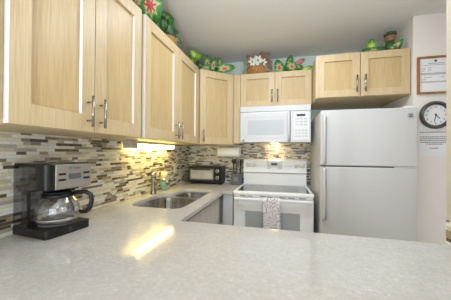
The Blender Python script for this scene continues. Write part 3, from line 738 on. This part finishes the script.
# utensil holder beside the range with its utensils
hx0, hx1, hy0, hy1 = 0.628, 0.742, 2.655, 2.775
t = thing('utensil_holder', 'square dark grey utensil holder between toaster oven and range', 'holder', (0.685, 2.715, CT))
hm = MB(); slab_with_holes(hm, [(hx0, hy0), (hx1, hy0), (hx1, hy1), (hx0, hy1)], [[(hx0 + .006, hy0 + .006), (hx1 - .006, hy0 + .006), (hx1 - .006, hy1 - .006), (hx0 + .006, hy1 - .006)]], CT + 0.006, CT + 0.135)
hm.box(hx0, hx1, hy0, hy1, CT, CT + 0.006)
hm.build('box', 'dark_grey', t, 0.003)
part_label(MB().box(hx0 + 0.03, hx1 - 0.03, hy0 - 0.001, hy0, CT + 0.045, CT + 0.095).build('label_plate', 'seam', t), 'paler grey plate')
def utensil(name, label, base, top, mat, head):
    base, top = Vector(base), Vector(top)
    tt = thing(name, label, 'utensil', base, group='cooking utensils')
    d_ = (top - base)
    sh = MB(); sh.tube([base, base + d_ * 0.80], 0.0085, 8); sh.build('shaft', mat, tt)
    hm_ = MB(); p = base + d_ * 0.80; nv = d_.normalized()
    if head == 'round': hm_.sphere(p + nv * 0.028, 0.024, 14, 8, 1.2)
    elif head == 'slot':
        hm_.obox(p, (1, 0, 0), nv, Vector((1, 0, 0)).cross(nv), -0.018, 0.018, 0, 0.065, -0.003, 0.003)
    elif head == 'loop':
        hm_.tube([p + Vector((0.014 * math.sin(a), 0, 0)) + nv * (0.026 - 0.026 * math.cos(a)) for a in [2 * PI * k / 14 for k in range(15)]], 0.005, 6)
    else: hm_.tube([p, p + nv * 0.07], [0.011, 0.012], 8)
    hm_.build('head', mat, tt)
utensil('cooking_spoon', 'dark spoon head leaning leftmost in the grey holder', (0.662, 2.70, CT + 0.008), (0.640, 2.715, 1.225), 'black_matte', 'round')
utensil('spatula', 'grey flat spatula standing in middle of the grey holder', (0.680, 2.745, CT + 0.008), (0.672, 2.745, 1.215), 'dark_grey', 'slot')
utensil('whisk', 'steel loop utensil standing tallest in the grey holder', (0.700, 2.70, CT + 0.008), (0.703, 2.71, 1.235), 'nickel', 'loop')
utensil('tongs', 'black straight handle leaning right nearest the range', (0.718, 2.74, CT + 0.008), (0.728, 2.745, 1.190), 'black_matte', 'bar')

# paper towel under the corner cabinet
t = thing('paper_towel_roll', 'white paper towel roll hung under the corner cabinet', 'paper towel', (0.61, 2.67, 1.32))
MB().lathe([(0.018, -0.130), (0.056, -0.130), (0.058, -0.126), (0.058, 0.126), (0.056, 0.130), (0.018, 0.130)], (0.60, 2.67, 1.303), 'X', n=32, caps=(False, False)).build('paper', 'towel_roll', t)
MB().lathe([(0.017, -0.1305), (0.0178, -0.1305), (0.0178, 0.1305), (0.017, 0.1305)], (0.60, 2.67, 1.303), 'X', n=20, caps=(True, True)).build('core', 'cardboard', t)
hd_ = MB()
for x in (0.463, 0.734): hd_.box(x, x + 0.006, 2.655, 2.685, 1.29, ZB - 0.0006)
hd_.box(0.463, 0.740, 2.655, 2.685, ZB - 0.006, ZB - 0.0006)
hd_.build('bracket', 'white_matte', t)

# ------------------------------------------------------------------ wall hangings on the right wall
WY = 2.235
t = thing('framed_certificate', 'printed certificate in a thin oak frame above the wall clock', 'frame', (2.425, WY, 1.79))
x0, x1, z0, z1 = 2.296, 2.556, 1.790, 2.098
ring(MB(), x0, x1, z0, z1, 0.016, WY - 0.020, WY - 0.0005).build('frame', 'frame_wood', t, 0.002)
po = MB().box(x0 + 0.016, x1 - 0.016, WY - 0.008, WY - 0.001, z0 + 0.016, z1 - 0.016).build('sheet', 'paper', t)
pr_ = MB(); rr = random.Random(3)
def textline(mb_, xa, xb, z, hgt, y):
    x = xa
    while x < xb:
        wv = rr.uniform(0.006, 0.018); mb_.box(x, min(x + wv, xb), y - 0.0006, y, z, z + hgt); x += wv + 0.003
pr_.lathe([(0.010, 0), (0.010, -0.0007), (0.003, -0.0007)], (2.426, WY - 0.008, 2.060), 'Y', n=16)
textline(pr_, 2.372, 2.485, 2.038, 0.004, WY - 0.008)
textline(pr_, 2.335, 2.52, 2.026, 0.003, WY - 0.008)
for z in (2.005, 1.992, 1.979): textline(pr_, 2.330, 2.355, z, 0.003, WY - 0.008); textline(pr_, 2.370, 2.395, z, 0.003, WY - 0.008)
for z in (1.960, 1.954, 1.948): textline(pr_, 2.322, 2.53, z, 0.003, WY - 0.008)
textline(pr_, 2.345, 2.40, 1.925, 0.003, WY - 0.008); textline(pr_, 2.46, 2.485, 1.925, 0.003, WY - 0.008)
textline(pr_, 2.325, 2.36, 1.908, 0.003, WY - 0.008)
for z in (1.890, 1.884): textline(pr_, 2.322, 2.53, z, 0.003, WY - 0.008)
pr_.build('print', 'ink', po)

t = thing('wall_clock', 'round wall clock with dark pewter rim on the right wall', 'clock', (2.425, WY, 1.616))
cc = (2.425, WY, 1.616)
MB().lathe([(0.112, -0.0005), (0.114, -0.012), (0.108, -0.030), (0.100, -0.036), (0.092, -0.030), (0.084, -0.014)], cc, 'Y', n=48, caps=(True, False)).build('rim', 'clock_rim', t)
fo = MB().lathe([(0.0835, -0.004), (0.0835, -0.010)], cc, 'Y', n=40).build('dial', 'paper', t)
for k in range(1, 13):
    a = PI / 2 - k * PI / 6
    nm = MB(); text_mb(nm, str(k), (cc[0] + 0.066 * math.cos(a), WY - 0.0102, cc[2] + 0.066 * math.sin(a)), (1, 0, 0), (0, 0, 1), 0.022); nm.build('numeral', 'ink_dark', fo)
def hand(name, ang, ln, wv, y):
    d_ = Vector((math.cos(ang), 0, math.sin(ang))); s_ = Vector((-d_.z, 0, d_.x))
    MB().obox((cc[0], y, cc[2]), d_, s_, (0, -1, 0), -0.012, ln, -wv, wv, 0, 0.001).build(name, 'ink_dark', fo)
hand('hour_hand', PI / 2 - math.radians(136), 0.040, 0.0032, WY - 0.0115)
hand('minute_hand', PI / 2 - math.radians(192), 0.058, 0.0022, WY - 0.0130)
MB().lathe([(0.005, 0), (0.005, -0.005)], (cc[0], WY - 0.0101, cc[2]), 'Y', n=12).build('pin', 'ink_dark', fo)

t = thing('paper_notice', 'white printed sheet taped to the wall below the clock', 'notice', (2.42, WY, 1.28))
po = MB().box(2.308, 2.530, WY - 0.0012, WY - 0.0002, 1.278, 1.535).build('sheet', 'paper', t)
pn = MB()
for z, xa, xb in ((1.474, 2.318, 2.52), (1.435, 2.318, 2.52), (1.420, 2.318, 2.52), (1.405, 2.318, 2.52), (1.390, 2.325, 2.51), (1.376, 2.36, 2.48), (1.342, 2.385, 2.45)):
    textline(pn, xa, xb, z, 0.006, WY - 0.0012)
pn.build('print', 'ink', po)

# ------------------------------------------------------------------ greenery on top of the cabinets
CAM = Vector((1.207, 0, 1.299))
def plant(name, label, base, pot, leaves, potmat='pot'):
    """leaves: (centre, length, width, roll in degrees of the tip around the view, tilt, material)"""
    t = thing(name, label, 'plant', base, group='plants on top of the wall cabinets')
    bx, by, bz = base; r, h = pot
    if potmat == 'basket':
        b_ = MB(); pf = []
        n = 8
        for i in range(n + 1):
            q = i / n; pf.append((r * (0.80 + 0.2 * q) + 0.004 * math.cos(i * PI), h * q))
        b_.lathe([(pf[0][0] * 0.2, 0)] + pf + [(pf[-1][0] - 0.012, h), (pf[-1][0] - 0.016, h * 0.8)], base, n=24); b_.build('basket', 'basket', t)
    else:
        MB().lathe([(r * 0.7, 0), (r * 0.95, h * 0.8), (r * 1.05, h * 0.8), (r * 1.05, h), (r * 0.9, h), (r * 0.88, h * 0.85)], base, n=20).build('pot', potmat, t)
    groups = {}; st_ = MB()
    for (c, ln, wd, rol, tilt, mt) in leaves:
        c = Vector(c); vw = (CAM - c).normalized()
        up = Vector((0, 0, 1)); side = up.cross(vw).normalized(); upv = vw.cross(side)
        a = math.radians(rol); tip = upv * math.cos(a) + side * math.sin(a)
        nv = (vw + Vector((0, 0, 1)) * tilt).normalized()
        groups.setdefault(mt, MB()).leaf(c, ln, wd, tip, nv, curl=0.3)
        root = Vector((bx, by, bz + h * 0.8)) + Vector((rr.uniform(-.4, .4) * r, rr.uniform(-.4, .4) * r, 0))
        e = c - tip * (ln * 0.40) - nv * 0.012; mid = (root + e) / 2 + Vector((0, 0, 0.02)) - vw * 0.02
        st_.tube([root, mid, e], [0.004, 0.003, 0.002], 6)
    for mt, g_ in groups.items(): g_.build('foliage', mt, t)
    st_.build('stems', 'stem', t)
    return t
plant('caladium', 'large basket caladium with one big pink-hearted leaf over the sink cabinet', (0.225, 1.78, ZT), (0.105, 0.090), [
    ((0.305, 1.440, 2.305), 0.20, 0.20, 172, 0.1, 'caladium'),
    ((0.26, 1.335, 2.285), 0.10, 0.08, 215, 0.1, 'caladium2'),
    ((0.24, 1.31, 2.255), 0.13, 0.10, 120, 0.3, 'dark_leaf'),
    ((0.30, 1.53, 2.275), 0.12, 0.09, 150, 0.3, 'caladium2'),
    ((0.29, 1.55, 2.335), 0.10, 0.075, -30, 0.3, 'dark_leaf'),
    ((0.27, 1.62, 2.33), 0.10, 0.085, 60, 0.2, 'caladium2'),
    ((0.29, 1.69, 2.385), 0.13, 0.105, 100, 0.2, 'caladium2'),
    ((0.30, 1.73, 2.335), 0.13, 0.10, 140, 0.4, 'dark_leaf'),
    ((0.28, 1.66, 2.30), 0.11, 0.09, 190, 0.2, 'caladium2'),
    ((0.31, 1.60, 2.275), 0.10, 0.08, 170, 0.2, 'dark_leaf'),
    ((0.30, 1.80, 2.335), 0.09, 0.07, 90, 0.5, 'dark_leaf'),
    ((0.31, 1.87, 2.290), 0.08, 0.05, 130, 0.5, 'dark_leaf'),
    ((0.22, 1.64, 2.36), 0.10, 0.08, 10, 0.2, 'dark_leaf')], 'basket')
plant('potted_plant', 'small lime green leafy plant at the corner end of the sink cabinet', (0.18, 2.44, ZT), (0.05, 0.07), [
    ((0.300, 2.250, 2.335), 0.09, 0.07, -40, 0.3, 'lime_leaf'),
    ((0.290, 2.400, 2.365), 0.13, 0.10, 70, 0.3, 'lime_leaf'),
    ((0.27, 2.33, 2.32), 0.10, 0.08, 20, 0.4, 'lime_leaf')])
plant('caladium', 'red-centred caladium on top of the diagonal corner cabinet', (0.44, 2.66, ZT), (0.06, 0.08), [
    ((0.292, 2.50, 2.300), 0.11, 0.08, -50, 0.2, 'dark_leaf'),
    ((0.378, 2.49, 2.325), 0.15, 0.095, -6, 0.1, 'caladium'),
    ((0.455, 2.49, 2.300), 0.13, 0.075, 14, 0.1, 'caladium'),
    ((0.345, 2.48, 2.255), 0.13, 0.10, -95, 0.3, 'caladium2'),
    ((0.520, 2.51, 2.325), 0.09, 0.055, 0, 0.1, 'caladium2'),
    ((0.440, 2.55, 2.25), 0.10, 0.08, 60, 0.3, 'dark_leaf'),
    ((0.600, 2.50, 2.245), 0.18, 0.115, 84, 0.3, 'caladium')])
plant('caladium', 'pink-spotted caladium standing above the right half of the microwave', (1.33, 2.72, ZT), (0.07, 0.07), [
    ((1.170, 2.64, 2.270), 0.14, 0.125, -20, 0.1, 'caladium'),
    ((1.290, 2.64, 2.320), 0.11, 0.10, 10, 0.1, 'caladium2'),
    ((1.325, 2.63, 2.240), 0.13, 0.11, 130, 0.2, 'caladium'),
    ((1.250, 2.68, 2.255), 0.10, 0.08, -80, 0.3, 'dark_leaf'),
    ((1.395, 2.65, 2.300), 0.11, 0.07, 60, 0.2, 'pink_leaf'),
    ((1.380, 2.64, 2.245), 0.10, 0.07, 100, 0.3, 'caladium2'),
    ((1.470, 2.64, 2.220), 0.11, 0.06, 70, 0.3, 'lime_leaf')])
plant('potted_plant', 'low dark green leafy plant over the middle of the fridge cabinet', (2.03, 2.42, FZT), (0.045, 0.05), [
    ((2.012, 2.39, 2.290), 0.12, 0.11, 5, 0.1, 'lime_leaf'),
    ((1.985, 2.40, 2.255), 0.10, 0.08, -70, 0.2, 'dark_leaf'),
    ((2.035, 2.38, 2.250), 0.09, 0.08, 80, 0.2, 'caladium2'),
    ((2.085, 2.40, 2.265), 0.07, 0.06, 70, 0.4, 'dark_leaf')])
# basket of dried flowers above the left half of the microwave
t = thing('dried_arrangement', 'brown wicker basket with white blooms and dried leaves above the microwave', 'flower arrangement', (0.935, 2.68, ZT))
b_ = MB(); b_.lathe([(0.10, 0), (0.118, 0.03), (0.124, 0.065), (0.116, 0.095), (0.120, 0.105), (0.110, 0.105), (0.104, 0.09)], (0.935, 2.68, ZT), n=28); b_.build('basket', 'basket', t)
wv_ = MB()
for k in range(28):
    a = 2 * PI * k / 28
    wv_.tube([(0.935 + 0.119 * math.cos(a), 2.68 + 0.119 * math.sin(a), ZT + 0.015), (0.935 + 0.127 * math.cos(a + .1), 2.68 + 0.127 * math.sin(a + .1), ZT + 0.06), (0.935 + 0.121 * math.cos(a + .2), 2.68 + 0.121 * math.sin(a + .2), ZT + 0.10)], 0.005, 5)
wv_.build('weave', 'basket', t)
def bloom(c, r):
    mbp = MB(); c = Vector(c); vw = (CAM - c).normalized(); side = Vector((0, 0, 1)).cross(vw).normalized(); upv = vw.cross(side)
    for k in range(6):
        a = 2 * PI * k / 6; tp = side * math.cos(a) + upv * math.sin(a) + vw * 0.3
        mbp.leaf(c + tp.normalized() * r * 0.55, r, r * 0.62, tp, vw, 0.3, 0.1)
    o_ = mbp.build('bloom', 'petal', t); MB().sphere(c + vw * 0.012, r * 0.18, 10, 6).build('bloom_centre', 'lime_leaf', o_)
for c, r in (((0.885, 2.58, 2.325), 0.050), ((0.945, 2.57, 2.330), 0.055), ((1.000, 2.58, 2.305), 0.045), ((0.915, 2.57, 2.285), 0.040)): bloom(c, r)
dl, dg, tg = MB(), MB(), MB()
for c, ln, rol in (((0.85, 2.62, 2.385), .09, -60), ((0.90, 2.62, 2.375), .08, 80), ((0.97, 2.62, 2.395), .09, 20), ((1.02, 2.62, 2.390), .10, 70), ((1.05, 2.62, 2.335), .10, 120),
                   ((1.065, 2.62, 2.285), .11, 160), ((1.02, 2.60, 2.280), .09, 200), ((0.83, 2.62, 2.300), .10, -110), ((1.04, 2.60, 2.245), .08, 170), ((0.87, 2.60, 2.27), .08, -120), ((0.985, 2.57, 2.26), .07, 170)):
    c = Vector(c); vw = (CAM - c).normalized(); side = Vector((0, 0, 1)).cross(vw).normalized(); upv = vw.cross(side); a = math.radians(rol)
    tp = upv * math.cos(a) + side * math.sin(a); dl.leaf(c, ln, ln * 0.62, tp, vw, 0.8, 0.35)
    tg.tube([(0.935, 2.68, ZT + 0.09), (Vector((0.935, 2.66, ZT + 0.12)) + c) / 2, c - tp * ln * 0.4], [0.003, 0.0025, 0.002], 5)
for c, ln, rol in (((0.795, 2.62, 2.300), .11, -30), ((0.815, 2.62, 2.340), .09, 10), ((0.790, 2.62, 2.245), .09, -150), ((0.845, 2.61, 2.325), .08, 40), ((1.055, 2.60, 2.23), .08, 120)):
    c = Vector(c); vw = (CAM - c).normalized(); side = Vector((0, 0, 1)).cross(vw).normalized(); upv = vw.cross(side); a = math.radians(rol)
    tp = upv * math.cos(a) + side * math.sin(a); dg.leaf(c, ln, ln * 0.40, tp, vw, 0.9, 0.3)
    tg.tube([(0.935, 2.68, ZT + 0.09), (Vector((0.935, 2.66, ZT + 0.12)) + c) / 2, c - tp * ln * 0.4], [0.003, 0.0025, 0.002], 5)
dl.build('dried_leaves', 'dry', t); dg.build('grey_leaves', 'dry_grey', t); tg.build('twigs', 'dry', t)
# lidded green jar with leaves on the fridge cabinet
jx, jy = 2.172, 2.41
t = thing('lidded_jar', 'green and brown glazed lidded jar at right end of fridge cabinet', 'jar', (jx, jy, FZT))
MB().lathe([(0.034, 0), (0.044, 0.015), (0.046, 0.06), (0.040, 0.10), (0.034, 0.125)], (jx, jy, FZT), n=24).build('body', 'jar_green', t)
MB().lathe([(0.034, 0.126), (0.042, 0.145), (0.042, 0.175), (0.038, 0.185)], (jx, jy, FZT), n=24).build('neck', 'jar_brown', t)
MB().lathe([(0.046, 0.186), (0.051, 0.192), (0.050, 0.206), (0.030, 0.214), (0.010, 0.216)], (jx, jy, FZT), n=24).build('lid', 'jar_green', t)
plant('potted_plant', 'red-veined leaf spray at the foot of the lidded green jar', (2.17, 2.33, FZT), (0.026, 0.03), [
    ((2.185, 2.305, 2.252), 0.10, 0.06, 50, 0.2, 'caladium'),
    ((2.140, 2.31, 2.235), 0.07, 0.045, -60, 0.3, 'dark_leaf'),
    ((2.210, 2.315, 2.260), 0.08, 0.04, 25, 0.2, 'dark_leaf')])
